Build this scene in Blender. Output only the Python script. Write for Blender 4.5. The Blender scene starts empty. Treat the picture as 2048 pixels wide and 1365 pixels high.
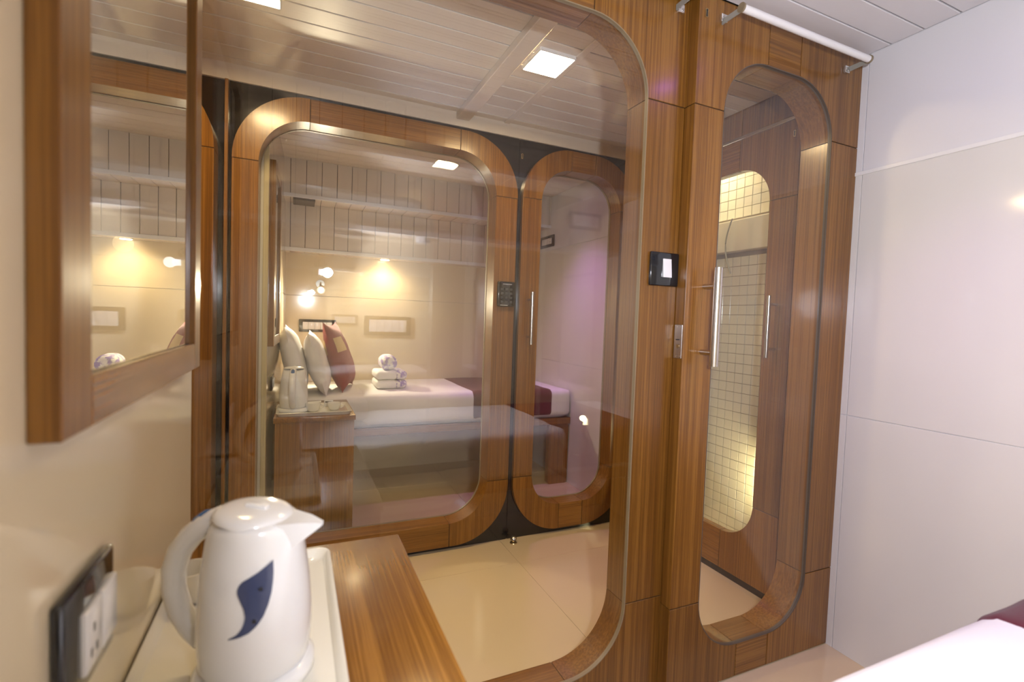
import bpy, bmesh, math, random
from mathutils import Vector, Matrix, noise
random.seed(7)
SC = bpy.context.scene
COL = SC.collection
PI = math.pi

# ------------------------------------------------------------------ camera, world, exposure
cd = bpy.data.cameras.new('camera')
cam = bpy.data.objects.new('camera', cd)
COL.objects.link(cam)
cam.location = (0.0, 0.0, 1.1417)
_r = Vector((0.91332822, -0.40573127, 0.03483829))
_u = Vector((-0.01456555, 0.05294783, 0.99849105))
_f = Vector((0.40696365, 0.91245749, -0.04244905))
cam.rotation_euler = Matrix((_r, _u, -_f)).transposed().to_euler()
cd.sensor_width = 36.0
cd.lens = 973.76 / 2048 * 36
cd.clip_start = 0.02
cd.dof.use_dof = True
cd.dof.focus_distance = 1.9
cd.dof.aperture_fstop = 3.2
SC.camera = cam

w = bpy.data.worlds.new('world')
SC.world = w
w.use_nodes = True
w.node_tree.nodes['Background'].inputs[0].default_value = (0.5, 0.42, 0.34, 1)
w.node_tree.nodes['Background'].inputs[1].default_value = 0.02
SC.view_settings.view_transform = 'Standard'
SC.view_settings.look = 'None'
SC.view_settings.gamma = 1.0
SC.view_settings.exposure = 0.05
SC.view_settings.use_curve_mapping = False
SC.cycles.max_bounces = 6
SC.cycles.diffuse_bounces = 3
SC.cycles.glossy_bounces = 3
SC.cycles.transparent_max_bounces = 16
SC.cycles.transmission_bounces = 2
SC.cycles.sample_clamp_indirect = 6.0
SC.cycles.use_adaptive_sampling = True
SC.cycles.adaptive_threshold = 0.06
SC.cycles.adaptive_min_samples = 16
SC.cycles.caustics_reflective = False
SC.cycles.caustics_refractive = False

WARM = (1.0, 0.77, 0.44)
K = dict(corr=125.0, read=76.0, readB=36.0, down=9.0, purple=20, purpleB=42.0, bath=26.0, low=15.0)   # lamp strengths

# ------------------------------------------------------------------ materials
def nt(name):
    m = bpy.data.materials.new(name)
    m.use_nodes = True
    t = m.node_tree
    return m, t, t.nodes['Principled BSDF']

def L(t, a, b): t.links.new(a, b)

def plain(name, col, rough=0.4, metal=0.0, bump=0.0, bscale=200, spec=0.5, coat=0.0, var=0.0, vscale=4.0, sheen=0.0, emit=None, est=0.0, alpha=1.0):
    m, t, p = nt(name)
    p.inputs['Base Color'].default_value = (*col, 1)
    p.inputs['Roughness'].default_value = rough
    p.inputs['Metallic'].default_value = metal
    p.inputs['Specular IOR Level'].default_value = spec
    p.inputs['Coat Weight'].default_value = coat
    p.inputs['Coat Roughness'].default_value = 0.08
    if sheen: p.inputs['Sheen Weight'].default_value = sheen
    if emit:
        p.inputs['Emission Color'].default_value = (*emit, 1)
        p.inputs['Emission Strength'].default_value = est
    tc = t.nodes.new('ShaderNodeTexCoord')
    n = t.nodes.new('ShaderNodeTexNoise'); n.inputs['Scale'].default_value = vscale; n.inputs['Detail'].default_value = 4
    L(t, tc.outputs['Object'], n.inputs['Vector'])
    if var:
        mx = t.nodes.new('ShaderNodeMix'); mx.data_type = 'RGBA'
        mx.inputs[6].default_value = (*[c * (1 - var) for c in col], 1)
        mx.inputs[7].default_value = (*[min(1, c * (1 + var)) for c in col], 1)
        L(t, n.outputs['Fac'], mx.inputs[0]); L(t, mx.outputs[2], p.inputs['Base Color'])
    if bump:
        n2 = t.nodes.new('ShaderNodeTexNoise'); n2.inputs['Scale'].default_value = bscale
        L(t, tc.outputs['Object'], n2.inputs['Vector'])
        b = t.nodes.new('ShaderNodeBump'); b.inputs['Strength'].default_value = bump; b.inputs['Distance'].default_value = 0.002
        L(t, n2.outputs['Fac'], b.inputs['Height']); L(t, b.outputs[0], p.inputs['Normal'])
    return m

def wood(name, axis, c1, c2, c3, rough=0.30, coat=0.45):
    """veneer with straight grain along one axis"""
    m, t, p = nt(name)
    tc = t.nodes.new('ShaderNodeTexCoord'); oi = t.nodes.new('ShaderNodeObjectInfo')
    mul = t.nodes.new('ShaderNodeMath'); mul.operation = 'MULTIPLY'; mul.inputs[1].default_value = 37.0
    L(t, oi.outputs['Random'], mul.inputs[0])
    add = t.nodes.new('ShaderNodeVectorMath'); add.operation = 'ADD'
    L(t, tc.outputs['Object'], add.inputs[0]); L(t, mul.outputs[0], add.inputs[1])
    def mapped(across, along):
        mp = t.nodes.new('ShaderNodeMapping')
        s = [across] * 3; s['xyz'.index(axis)] = along
        mp.inputs['Scale'].default_value = s
        L(t, add.outputs[0], mp.inputs['Vector'])
        return mp.outputs[0]
    n1 = t.nodes.new('ShaderNodeTexNoise'); n1.inputs['Scale'].default_value = 1.0; n1.inputs['Detail'].default_value = 5; n1.inputs['Roughness'].default_value = 0.6
    L(t, mapped(150, .9), n1.inputs['Vector'])
    n2 = t.nodes.new('ShaderNodeTexNoise'); n2.inputs['Scale'].default_value = 1.0; n2.inputs['Detail'].default_value = 3
    L(t, mapped(520, 9), n2.inputs['Vector'])
    n3 = t.nodes.new('ShaderNodeTexNoise'); n3.inputs['Scale'].default_value = 1.0; n3.inputs['Detail'].default_value = 2
    L(t, mapped(16, .5), n3.inputs['Vector'])
    mm = t.nodes.new('ShaderNodeMath'); mm.operation = 'MULTIPLY_ADD'; mm.inputs[1].default_value = 0.45
    L(t, n2.outputs['Fac'], mm.inputs[0]); L(t, n1.outputs['Fac'], mm.inputs[2])
    m3 = t.nodes.new('ShaderNodeMath'); m3.operation = 'MULTIPLY_ADD'; m3.inputs[1].default_value = 0.35
    L(t, n3.outputs['Fac'], m3.inputs[0]); L(t, mm.outputs[0], m3.inputs[2])
    r = t.nodes.new('ShaderNodeValToRGB')
    e = r.color_ramp.elements
    e[0].position = 0.66; e[0].color = (*c1, 1)
    e[1].position = 1.14; e[1].color = (*c3, 1)
    x = r.color_ramp.elements.new(0.90); x.color = (*c2, 1)
    sc = t.nodes.new('ShaderNodeMath'); sc.operation = 'MULTIPLY'; sc.inputs[1].default_value = 1.0
    L(t, m3.outputs[0], sc.inputs[0])
    for el in e: el.position = min(1, (el.position - 0.45) / 1.05)
    sub = t.nodes.new('ShaderNodeMath'); sub.operation = 'MULTIPLY_ADD'; sub.inputs[1].default_value = 1 / 1.05; sub.inputs[2].default_value = -0.45 / 1.05
    L(t, sc.outputs[0], sub.inputs[0]); L(t, sub.outputs[0], r.inputs[0])
    hs = t.nodes.new('ShaderNodeHueSaturation')
    v = t.nodes.new('ShaderNodeMath'); v.operation = 'MULTIPLY_ADD'; v.inputs[1].default_value = 0.22; v.inputs[2].default_value = 0.89
    L(t, oi.outputs['Random'], v.inputs[0]); L(t, v.outputs[0], hs.inputs['Value'])
    L(t, r.outputs[0], hs.inputs['Color']); L(t, hs.outputs[0], p.inputs['Base Color'])
    p.inputs['Roughness'].default_value = rough
    p.inputs['Specular IOR Level'].default_value = 0.35
    p.inputs['Coat Weight'].default_value = coat
    p.inputs['Coat Roughness'].default_value = 0.17
    b = t.nodes.new('ShaderNodeBump'); b.inputs['Strength'].default_value = 0.08; b.inputs['Distance'].default_value = 0.001
    L(t, n2.outputs['Fac'], b.inputs['Height']); L(t, b.outputs[0], p.inputs['Normal'])
    return m

def glass_mat(name, tint=(0.97, 0.975, 0.965), smudge=0.0):
    """clear pane: Schlick reflection over see-through"""
    m = bpy.data.materials.new(name); m.use_nodes = True
    t = m.node_tree; t.nodes.clear()
    out = t.nodes.new('ShaderNodeOutputMaterial')
    tr = t.nodes.new('ShaderNodeBsdfTransparent'); tr.inputs[0].default_value = (*tint, 1)
    gl = t.nodes.new('ShaderNodeBsdfGlossy'); gl.inputs['Roughness'].default_value = 0.0; gl.inputs['Color'].default_value = (1, 1, 1, 1)
    lw = t.nodes.new('ShaderNodeLayerWeight'); lw.inputs['Blend'].default_value = 0.5
    pw = t.nodes.new('ShaderNodeMath'); pw.operation = 'POWER'; pw.inputs[1].default_value = 5
    L(t, lw.outputs['Facing'], pw.inputs[0])
    ma = t.nodes.new('ShaderNodeMath'); ma.operation = 'MULTIPLY_ADD'; ma.inputs[1].default_value = 0.94; ma.inputs[2].default_value = 0.05
    L(t, pw.outputs[0], ma.inputs[0])
    mx = t.nodes.new('ShaderNodeMixShader')
    L(t, ma.outputs[0], mx.inputs[0]); L(t, tr.outputs[0], mx.inputs[1]); L(t, gl.outputs[0], mx.inputs[2])
    L(t, mx.outputs[0], out.inputs[0])
    if smudge:
        # greasy smear left by a cloth: a faint scattering film with a shape of its own
        tc = t.nodes.new('ShaderNodeTexCoord')
        n = t.nodes.new('ShaderNodeTexNoise'); n.inputs['Scale'].default_value = 9; n.inputs['Detail'].default_value = 6; n.inputs['Distortion'].default_value = 1.0
        L(t, tc.outputs['Object'], n.inputs['Vector'])
        rp = t.nodes.new('ShaderNodeMapRange'); rp.inputs[1].default_value = 0.5; rp.inputs[2].default_value = 0.85; rp.inputs[3].default_value = 0; rp.inputs[4].default_value = smudge
        L(t, n.outputs['Fac'], rp.inputs[0])
        rp.inputs[1].default_value = 0.42; rp.inputs[2].default_value = 0.75
        tot = None
        for (px, pz, rx, rz) in ((-.345, 1.63, .13, .22), (.47, 1.66, .09, .10)):      # where hands have wiped the pane
            mp = t.nodes.new('ShaderNodeMapping'); mp.inputs['Location'].default_value = (-px / rx, 0, -pz / rz); mp.inputs['Scale'].default_value = (1 / rx, 0, 1 / rz)
            L(t, tc.outputs['Object'], mp.inputs['Vector'])
            g = t.nodes.new('ShaderNodeTexGradient'); g.gradient_type = 'SPHERICAL'
            L(t, mp.outputs[0], g.inputs['Vector'])
            if tot is None: tot = g.outputs['Fac']
            else:
                a_ = t.nodes.new('ShaderNodeMath'); a_.operation = 'ADD'; L(t, tot, a_.inputs[0]); L(t, g.outputs['Fac'], a_.inputs[1]); tot = a_.outputs[0]
        mk_ = t.nodes.new('ShaderNodeMath'); mk_.operation = 'MULTIPLY'; L(t, tot, mk_.inputs[0]); L(t, rp.outputs[0], mk_.inputs[1])
        tl = t.nodes.new('ShaderNodeBsdfTranslucent'); tl.inputs[0].default_value = (0.9, 0.9, 0.88, 1)
        m2 = t.nodes.new('ShaderNodeMixShader')
        L(t, mk_.outputs[0], m2.inputs[0]); L(t, mx.outputs[0], m2.inputs[1]); L(t, tl.outputs[0], m2.inputs[2])
        L(t, m2.outputs[0], out.inputs[0])
    return m

def lamp_mat(name, col, strength):
    m = bpy.data.materials.new(name); m.use_nodes = True
    t = m.node_tree; t.nodes.clear()
    out = t.nodes.new('ShaderNodeOutputMaterial'); e = t.nodes.new('ShaderNodeEmission')
    e.inputs[0].default_value = (*col, 1); e.inputs[1].default_value = strength
    L(t, e.outputs[0], out.inputs[0])
    return m

W1, W2, W3 = (0.130, 0.050, 0.008), (0.200, 0.083, 0.013), (0.265, 0.118, 0.021)
M = {}
M['wz'] = wood('teak_veneer_upright', 'z', W1, W2, W3)
M['wx'] = wood('teak_veneer_level', 'x', W1, W2, W3)
M['wy'] = wood('teak_veneer_along', 'y', W1, W2, W3, rough=0.2)
M['core'] = plain('joint_board', (0.045, 0.022, 0.010), 0.6)
M['black'] = plain('black_laminate', (0.012, 0.012, 0.014), 0.12, coat=0.3, var=0.2)
M['blackp'] = plain('black_gloss_plastic', (0.008, 0.010, 0.014), 0.08, coat=0.6)
M['glass'] = glass_mat('clear_glass')
M['glass_s'] = glass_mat('smeared_glass', smudge=0.16)
M['gasket'] = plain('pale_silicone', (0.26, 0.20, 0.12), 0.4)
M['beadd'] = plain('dark_silicone', (0.10, 0.08, 0.065), 0.4)
M['bead_m'] = plain('brass_toned_corner_bead', (0.60, 0.50, 0.30), 0.3, coat=.4)
M['steel'] = plain('brushed_steel', (0.62, 0.60, 0.58), 0.22, metal=1.0)
M['chrome'] = plain('chrome', (0.8, 0.8, 0.8), 0.08, metal=1.0)
M['brass'] = plain('old_brass', (0.55, 0.42, 0.22), 0.3, metal=1.0)
M['cream'] = plain('cream_glazed_tile', (0.75, 0.64, 0.45), 0.09, var=0.05, vscale=3, coat=0.3)
M['creamr'] = plain('pale_glazed_tile', (0.78, 0.76, 0.73), 0.09, var=0.04, vscale=3, coat=0.3)
M['paint'] = plain('pale_wall_paint', (0.78, 0.77, 0.79), 0.35, bump=0.05, bscale=300)
M['paintw'] = plain('warm_wall_paint', (0.66, 0.60, 0.50), 0.35)
M['bead'] = plain('white_trim_bead', (0.88, 0.87, 0.86), 0.25)
M['floor'] = plain('cream_floor_tile', (0.68, 0.54, 0.34), 0.13, var=0.04, vscale=2, coat=0.2)
M['grout'] = plain('grout', (0.30, 0.25, 0.19), 0.8)
M['pvc'] = plain('white_pvc_panel', (0.76, 0.67, 0.56), 0.36, var=0.03)
M['pvca'] = plain('white_pvc_panel_cool', (0.78, 0.755, 0.77), 0.36, var=0.03)
M['pvcgap'] = plain('panel_groove', (0.02, 0.014, 0.010), 0.6)
M['white'] = plain('white_gloss_plastic', (0.80, 0.79, 0.78), 0.16, coat=0.3)
M['cer'] = plain('white_ceramic', (0.80, 0.77, 0.70), 0.08, coat=0.5)
M['melam'] = plain('white_melamine', (0.80, 0.77, 0.68), 0.12, coat=0.4)
M['blue'] = plain('blue_plastic', (0.02, 0.10, 0.30), 0.25)
M['gauge'] = plain('slate_blue_window', (0.045, 0.06, 0.13), 0.18, coat=0.3)
M['dark'] = plain('dark_plastic', (0.02, 0.02, 0.022), 0.3)
M['mirror'] = plain('mirror_silver', (0.86, 0.87, 0.84), 0.0, metal=1.0)
def cloth(name, col, sc=900, b=0.25, stripes=False):
    return plain(name, col, 0.85, bump=b, bscale=sc, spec=0.2, sheen=0.15, var=0.03, vscale=12)
M['sheet'] = cloth('white_cotton', (0.80, 0.78, 0.78))
M['burg'] = cloth('burgundy_cloth', (0.10, 0.006, 0.020))
M['burg2'] = cloth('wine_cushion_cloth', (0.22, 0.018, 0.022))
M['gold'] = cloth('gold_patch', (0.55, 0.38, 0.16))
M['tile'] = plain('ivory_mosaic', (0.78, 0.74, 0.62), 0.12, coat=.5, var=.04, vscale=9)
M['towel'] = cloth('white_towel', (0.78, 0.76, 0.72), 500, 0.6)
M['matt'] = cloth('grey_mattress_ticking', (0.5, 0.5, 0.52))
M['lampc'] = lamp_mat('corridor_lamp', (1.0, 0.73, 0.38), K['corr'])
M['lampr'] = lamp_mat('cool_reading_lamp', (0.82, 0.86, 1.0), 60)
M['lampw'] = lamp_mat('warm_downlight', (1.0, 0.80, 0.50), 30)
M['lampp'] = lamp_mat('purple_lamp', (0.45, 0.12, 1.0), 20)
M['hose'] = plain('grey_hose', (0.35, 0.34, 0.30), 0.3)
def towel_print():
    m, t, p = nt('lilac_flower_print')
    tc = t.nodes.new('ShaderNodeTexCoord')
    v = t.nodes.new('ShaderNodeTexNoise'); v.inputs['Scale'].default_value = 38; v.inputs['Detail'].default_value = 3
    L(t, tc.outputs['Object'], v.inputs['Vector'])
    r = t.nodes.new('ShaderNodeValToRGB'); e = r.color_ramp.elements
    e[0].position = 0.44; e[0].color = (0.30, 0.22, 0.50, 1); e[1].position = 0.54; e[1].color = (0.78, 0.76, 0.74, 1)
    L(t, v.outputs['Fac'], r.inputs[0]); L(t, r.outputs[0], p.inputs['Base Color']); p.inputs['Roughness'].default_value = 0.9
    return m
M['print'] = towel_print()

# ------------------------------------------------------------------ mesh helpers (all coordinates given in the world)
ORG = {}
def link(o): COL.objects.link(o); return o

def mk(name, bm, mat, parent=None, smooth=False, ang=40, org=None, **tags):
    bmesh.ops.recalc_face_normals(bm, faces=bm.faces[:])
    xs = [v.co for v in bm.verts]
    lo = Vector([min(c[i] for c in xs) for i in range(3)]); hi = Vector([max(c[i] for c in xs) for i in range(3)])
    c = Vector(org) if org else Vector(((lo.x + hi.x) / 2, (lo.y + hi.y) / 2, lo.z))
    for v in bm.verts: v.co -= c
    me = bpy.data.meshes.new(name); bm.to_mesh(me); bm.free()
    me.materials.append(mat)
    if smooth:
        for p in me.polygons: p.use_smooth = True
        me.set_sharp_from_angle(angle=math.radians(ang))
    o = bpy.data.objects.new(name, me); link(o)
    if parent: o.parent = parent; o.location = c - ORG[parent]
    else: o.location = c
    ORG[o] = c
    for k, v in tags.items():
        if v: o[k] = v
    return o

def thing(name, loc, label=None, category=None, group=None, kind=None):
    o = bpy.data.objects.new(name, None); link(o); o.location = loc; ORG[o] = Vector(loc)
    o.empty_display_size = 0.05
    if label: o['label'] = label
    if category: o['category'] = category
    if group: o['group'] = group
    if kind: o['kind'] = kind
    return o

def share(src, loc, parent=None, name=None, rot=None):
    """a copy of one mesh object, sharing its mesh"""
    o = src.copy(); link(o)
    if name: o.name = name
    o.parent = parent
    o.location = Vector(loc) - (ORG[parent] if parent else Vector((0, 0, 0)))
    if rot: o.rotation_euler = rot
    ORG[o] = Vector(loc)
    return o

def box(x0, x1, y0, y1, z0, z1, bev=0.0, seg=2, bm=None):
    x0, x1 = min(x0, x1), max(x0, x1); y0, y1 = min(y0, y1), max(y0, y1); z0, z1 = min(z0, z1), max(z0, z1)
    new = bm is None
    b = bmesh.new()
    bmesh.ops.create_cube(b, size=1.0)
    for v in b.verts:
        v.co = Vector(((x0 + x1) / 2 + v.co.x * (x1 - x0), (y0 + y1) / 2 + v.co.y * (y1 - y0), (z0 + z1) / 2 + v.co.z * (z1 - z0)))
    if bev: bmesh.ops.bevel(b, geom=b.edges[:], offset=bev, segments=seg, profile=0.5, affect='EDGES')
    if new: return b
    merge(bm, b); return bm

def merge(bm, b):
    mp = {}
    for v in b.verts: mp[v] = bm.verts.new(v.co)
    for f in b.faces:
        try: bm.faces.new([mp[v] for v in f.verts])
        except ValueError: pass
    b.free()

def prism(poly, axis, a0, a1, bev=0.0):
    """poly = 2D points; axis 'y' -> (x,z) extruded in y; 'z' -> (x,y); 'x' -> (y,z)"""
    bm = bmesh.new()
    def pt(p, a): return {'y': (p[0], a, p[1]), 'z': (p[0], p[1], a), 'x': (a, p[0], p[1])}[axis]
    A = [bm.verts.new(pt(p, a0)) for p in poly]; B = [bm.verts.new(pt(p, a1)) for p in poly]
    n = len(poly)
    fa = bm.faces.new(A); fb = bm.faces.new(B[::-1])
    for i in range(n): bm.faces.new((A[i], A[(i + 1) % n], B[(i + 1) % n], B[i]))
    if bev:
        ed = list({e for f in (fa, fb) for e in f.edges})
        bmesh.ops.bevel(bm, geom=ed, offset=bev, segments=1, affect='EDGES')
    return bm

def arc(cx, cz, r, a0, a1, n=12):
    return [(cx + r * math.cos(a0 + (a1 - a0) * i / n), cz + r * math.sin(a0 + (a1 - a0) * i / n)) for i in range(n + 1)]

def rrect(x0, x1, z0, z1, r, n=12):
    return (arc(x1 - r, z1 - r, r, 0, PI / 2, n) + arc(x0 + r, z1 - r, r, PI / 2, PI, n) +
            arc(x0 + r, z0 + r, r, PI, 1.5 * PI, n) + arc(x1 - r, z0 + r, r, 1.5 * PI, 2 * PI, n))

def ring(outer, inner, axis, a0, a1):
    bm = bmesh.new()
    def pt(p, a): return {'y': (p[0], a, p[1]), 'z': (p[0], p[1], a), 'x': (a, p[0], p[1])}[axis]
    V = [[bm.verts.new(pt(p, a)) for p in loop] for loop in (outer, inner) for a in (a0, a1)]
    o0, o1, i0, i1 = V; n = len(outer)
    for i in range(n):
        j = (i + 1) % n
        bm.faces.new((o0[i], o0[j], i0[j], i0[i])); bm.faces.new((o1[i], i1[i], i1[j], o1[j]))
        bm.faces.new((o0[i], o1[i], o1[j], o0[j])); bm.faces.new((i0[i], i0[j], i1[j], i1[i]))
    return bm

def cyl(p0, p1, r, seg=20, r1=None, bm=None):
    b = bmesh.new(); p0, p1 = Vector(p0), Vector(p1); d = p1 - p0
    bmesh.ops.create_cone(b, cap_ends=True, segments=seg, radius1=r, radius2=r if r1 is None else r1, depth=d.length)
    q = Vector((0, 0, 1)).rotation_difference(d.normalized()).to_matrix().to_4x4()
    bmesh.ops.transform(b, matrix=Matrix.Translation((p0 + p1) / 2) @ q, verts=b.verts[:])
    if bm is None: return b
    merge(bm, b); return bm

def lathe(prof, c, seg=40, sx=1.0, sy=1.0):
    bm = bmesh.new(); rings = []
    for r, z in prof:
        rings.append([bm.verts.new((c[0] + sx * r * math.cos(2 * PI * i / seg), c[1] + sy * r * math.sin(2 * PI * i / seg), c[2] + z)) for i in range(seg)])
    for a, b in zip(rings, rings[1:]):
        for i in range(seg):
            bm.faces.new((a[i], a[(i + 1) % seg], b[(i + 1) % seg], b[i]))
    if prof[0][0] > 1e-4: bm.faces.new(rings[0][::-1])
    if prof[-1][0] > 1e-4: bm.faces.new(rings[-1])
    return bm

def sweep(path, rad, seg=14, flat=1.0, side=None):
    """round or oval section (radius list) along a path"""
    bm = bmesh.new(); path = [Vector(p) for p in path]; n = len(path); rs = []
    for i, p in enumerate(path):
        t = (path[min(n - 1, i + 1)] - path[max(0, i - 1)]).normalized()
        s = Vector(side) if side else Vector((0, 0, 1)).cross(t)
        if s.length < 1e-3: s = Vector((1, 0, 0))
        s = (s - t * s.dot(t)).normalized(); u = t.cross(s)
        r = rad[i] if isinstance(rad, (list, tuple)) else rad
        rs.append([bm.verts.new(p + s * r * flat * math.cos(2 * PI * k / seg) + u * r * math.sin(2 * PI * k / seg)) for k in range(seg)])
    for a, b in zip(rs, rs[1:]):
        for k in range(seg): bm.faces.new((a[k], a[(k + 1) % seg], b[(k + 1) % seg], b[k]))
    bm.faces.new(rs[0][::-1]); bm.faces.new(rs[-1])
    return bm

def soft(x0, x1, y0, y1, z0, z1, r=0.04, amp=0.004, sc=6.0, seed=0, shell=0.0, wall=0):
    """rounded, slightly rumpled block"""
    bm = bmesh.new()
    bmesh.ops.create_cube(bm, size=2.0)
    y0, y1 = min(y0, y1), max(y0, y1)
    bmesh.ops.subdivide_edges(bm, edges=bm.edges[:], cuts=15, use_grid_fill=True)
    hx, hy, hz = (x1 - x0) / 2, (y1 - y0) / 2, (z1 - z0) / 2
    c = Vector(((x0 + x1) / 2, (y0 + y1) / 2, (z0 + z1) / 2))
    def m(t, h):     # more vertices near the rim
        s = math.copysign(abs(t) ** 0.6, t)
        return s * h
    for v in bm.verts:
        p = Vector((m(v.co.x, hx), m(v.co.y, hy), m(v.co.z, hz)))
        q = Vector((max(-hx + r, min(hx - r, p.x)), max(-hy + r, min(hy - r, p.y)), max(-hz + r, min(hz - r, p.z))))
        d = p - q
        if d.length > 1e-6: p = q + d.normalized() * r
        w = noise.noise((p + c) * sc + Vector((seed, 0, 0))) + 0.5 * noise.noise((p + c) * sc * 3)
        nrm = d.normalized() if d.length > 1e-6 else Vector((0, 0, 0))
        v.co = c + p + nrm * w * amp
    if shell:      # a cloth: open below and on the wall side, with its own thickness
        bm.normal_update()
        kill = [f for f in bm.faces if f.normal.z < -.6 or (wall and f.normal.y * wall > .6)]
        bmesh.ops.delete(bm, geom=kill, context='FACES')
        bmesh.ops.recalc_face_normals(bm, faces=bm.faces[:])
        bmesh.ops.solidify(bm, geom=bm.faces[:], thickness=shell)
    return bm

def pillow(cx, cy, cz, wy, hz, th, lean=0.0, turn=0.0, seed=0, n=18, taper=0.0, win=None):
    """stands on its edge: width along y, height along z, thickness along x"""
    bm = bmesh.new(); V = {}
    R = Matrix.Rotation(turn, 4, 'Z') @ Matrix.Rotation(lean, 4, 'Y')
    for s in (-1, 1):
        for i in range(n + 1):
            for j in range(n + 1):
                u, v = -1 + 2 * i / n, -1 + 2 * j / n
                prof = (max(0, 1 - abs(u) ** 2.6) ** 0.5) * (max(0, 1 - abs(v) ** 2.6) ** 0.5)
                pinch = 1 - 0.10 * (u * u * (1 - v * v) + v * v * (1 - u * u)) + 0.03 * (u * u * v * v)
                k = 1 - taper * v
                w = noise.noise(Vector((u * 2 + seed, v * 2, s))) * 0.12 + noise.noise(Vector((u * 6 + seed, v * 6, s))) * 0.05
                p = Vector((s * th / 2 * prof * k * (1 + w), wy / 2 * u * pinch, hz / 2 + hz / 2 * v * pinch))
                edge = i in (0, n) or j in (0, n)
                if edge and s == 1: V[(s, i, j)] = V[(-1, i, j)]
                else: V[(s, i, j)] = bm.verts.new(Vector((cx, cy, cz)) + R @ p)
    for s in (-1, 1):
        for i in range(n):
            for j in range(n):
                if win and not (win[0] <= -1 + 2 * i / n < win[1] and win[2] <= -1 + 2 * j / n < win[3]): continue
                f = [V[(s, i, j)], V[(s, i + 1, j)], V[(s, i + 1, j + 1)], V[(s, i, j + 1)]]
                try: bm.faces.new(f if s == 1 else f[::-1])
                except ValueError: pass
    bmesh.ops.delete(bm, geom=[v for v in bm.verts if not v.link_faces], context='VERTS')
    return bm

# ------------------------------------------------------------------ glazed wooden fronts
G = 0.0015
def front(parent, xo0, xo1, zo0, zo1, Ro, xi0, xi1, zi0, zi1, r, a0, a1, axis='y', mats=('wz', 'wx')):
    """eight veneered pieces round a rounded opening, on a dark board that shows in the joints"""
    jx0, jx1, jz0, jz1 = xi0 + r, xi1 - r, zi0 + r, zi1 - r
    mv, mh = M[mats[0]], M[mats[1]]
    ps = []
    def corner(sx, sz):
        cx = xo1 - Ro if sx > 0 else xo0 + Ro; cz = zo1 - Ro if sz > 0 else zo0 + Ro
        ix = jx1 if sx > 0 else jx0; iz = jz1 if sz > 0 else jz0
        xo = xo1 if sx > 0 else xo0; zo = zo1 if sz > 0 else zo0; xi = xi1 if sx > 0 else xi0; zi = zi1 if sz > 0 else zi0
        o = [(cx + sx * Ro * math.cos(t * PI / 32), cz + sz * Ro * math.sin(t * PI / 32)) for t in range(16, -1, -1)] if Ro > .002 else [(xo, zo)]
        ii = [(ix + sx * r * math.cos(t * PI / 32), iz + sz * r * math.sin(t * PI / 32)) for t in range(0, 17)]
        poly = [(ix + sx * G, zo)] + o + [(xo, iz + sz * G)] + ii
        poly = [(ix + sx * G if abs(p[0] - ix) < G else p[0], iz + sz * G if abs(p[1] - iz) < G else p[1]) for p in poly]
        return poly
    for sx in (-1, 1):
        for sz in (-1, 1): ps.append((corner(sx, sz), mv))
    ps.append(([(xo0, jz0 + G), (xi0, jz0 + G), (xi0, jz1 - G), (xo0, jz1 - G)], mv))
    ps.append(([(xi1, jz0 + G), (xo1, jz0 + G), (xo1, jz1 - G), (xi1, jz1 - G)], mv))
    ps.append(([(jx0 + G, zi1), (jx1 - G, zi1), (jx1 - G, zo1), (jx0 + G, zo1)], mh))
    ps.append(([(jx0 + G, zo0), (jx1 - G, zo0), (jx1 - G, zi0), (jx0 + G, zi0)], mh))
    for poly, m in ps:
        mk('veneer_panel', prism(poly, axis, a0, a1, bev=0.001), m, parent, smooth=True, ang=25)
    s = 0.003
    Rc = max(Ro - s, 0.002)
    mk('joint_board', ring(rrect(xo0 + s, xo1 - s, zo0 + s, zo1 - s, Rc), rrect(xi0 - s, xi1 + s, zi0 - s, zi1 + s, r + s), axis,
        a0 + s * (1 if a1 > a0 else -1), a1 - s * (1 if a1 > a0 else -1)), M['core'], parent)

def pane(parent, x0, x1, z0, z1, r, a0, a1, mat='glass', axis='y', gasket=None, gm='gasket'):
    e = 0.001
    mk('glass_pane', prism(rrect(x0 + e, x1 - e, z0 + e, z1 - e, r - e), axis, a0, a1), M[mat], parent, label='clear glass pane')
    if gasket:
        g = 0.0028
        mk('glazing_bead', ring(rrect(x0, x1, z0, z1, r), rrect(x0 + g, x1 - g, z0 + g, z1 - g, r - g), axis, gasket[0], gasket[1]), M[gm], parent, smooth=True, ang=25)

def keyhole(parent, x, y, z, ny=-1, axis='y'):
    d = 0.002 * ny
    if axis == 'y':
        P1 = arc(x, z + .006, .006, -.6, PI + .6, 12) + [(x - .0045, z - .014), (x + .0045, z - .014)]
        P2 = arc(x, z + .006, .0032, -.9, PI + .9, 10) + [(x - .0022, z - .011), (x + .0022, z - .011)]
        mk('keyhole', prism(P1, 'y', y, y + d), M['brass'], parent, label='small brass keyhole plate')
        mk('keyhole_slot', prism(P2, 'y', y + d, y + d * 1.4), M['dark'], parent, label='dark keyhole slot')
    else:
        P1 = arc(y, z + .006, .006, -.6, PI + .6, 12) + [(y - .0045, z - .014), (y + .0045, z - .014)]
        P2 = arc(y, z + .006, .0032, -.9, PI + .9, 10) + [(y - .0022, z - .011), (y + .0022, z - .011)]
        mk('keyhole', prism(P1, 'x', x, x + d), M['brass'], parent, label='small brass keyhole plate')
        mk('keyhole_slot', prism(P2, 'x', x + d, x + d * 1.4), M['dark'], parent, label='dark keyhole slot')

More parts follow.
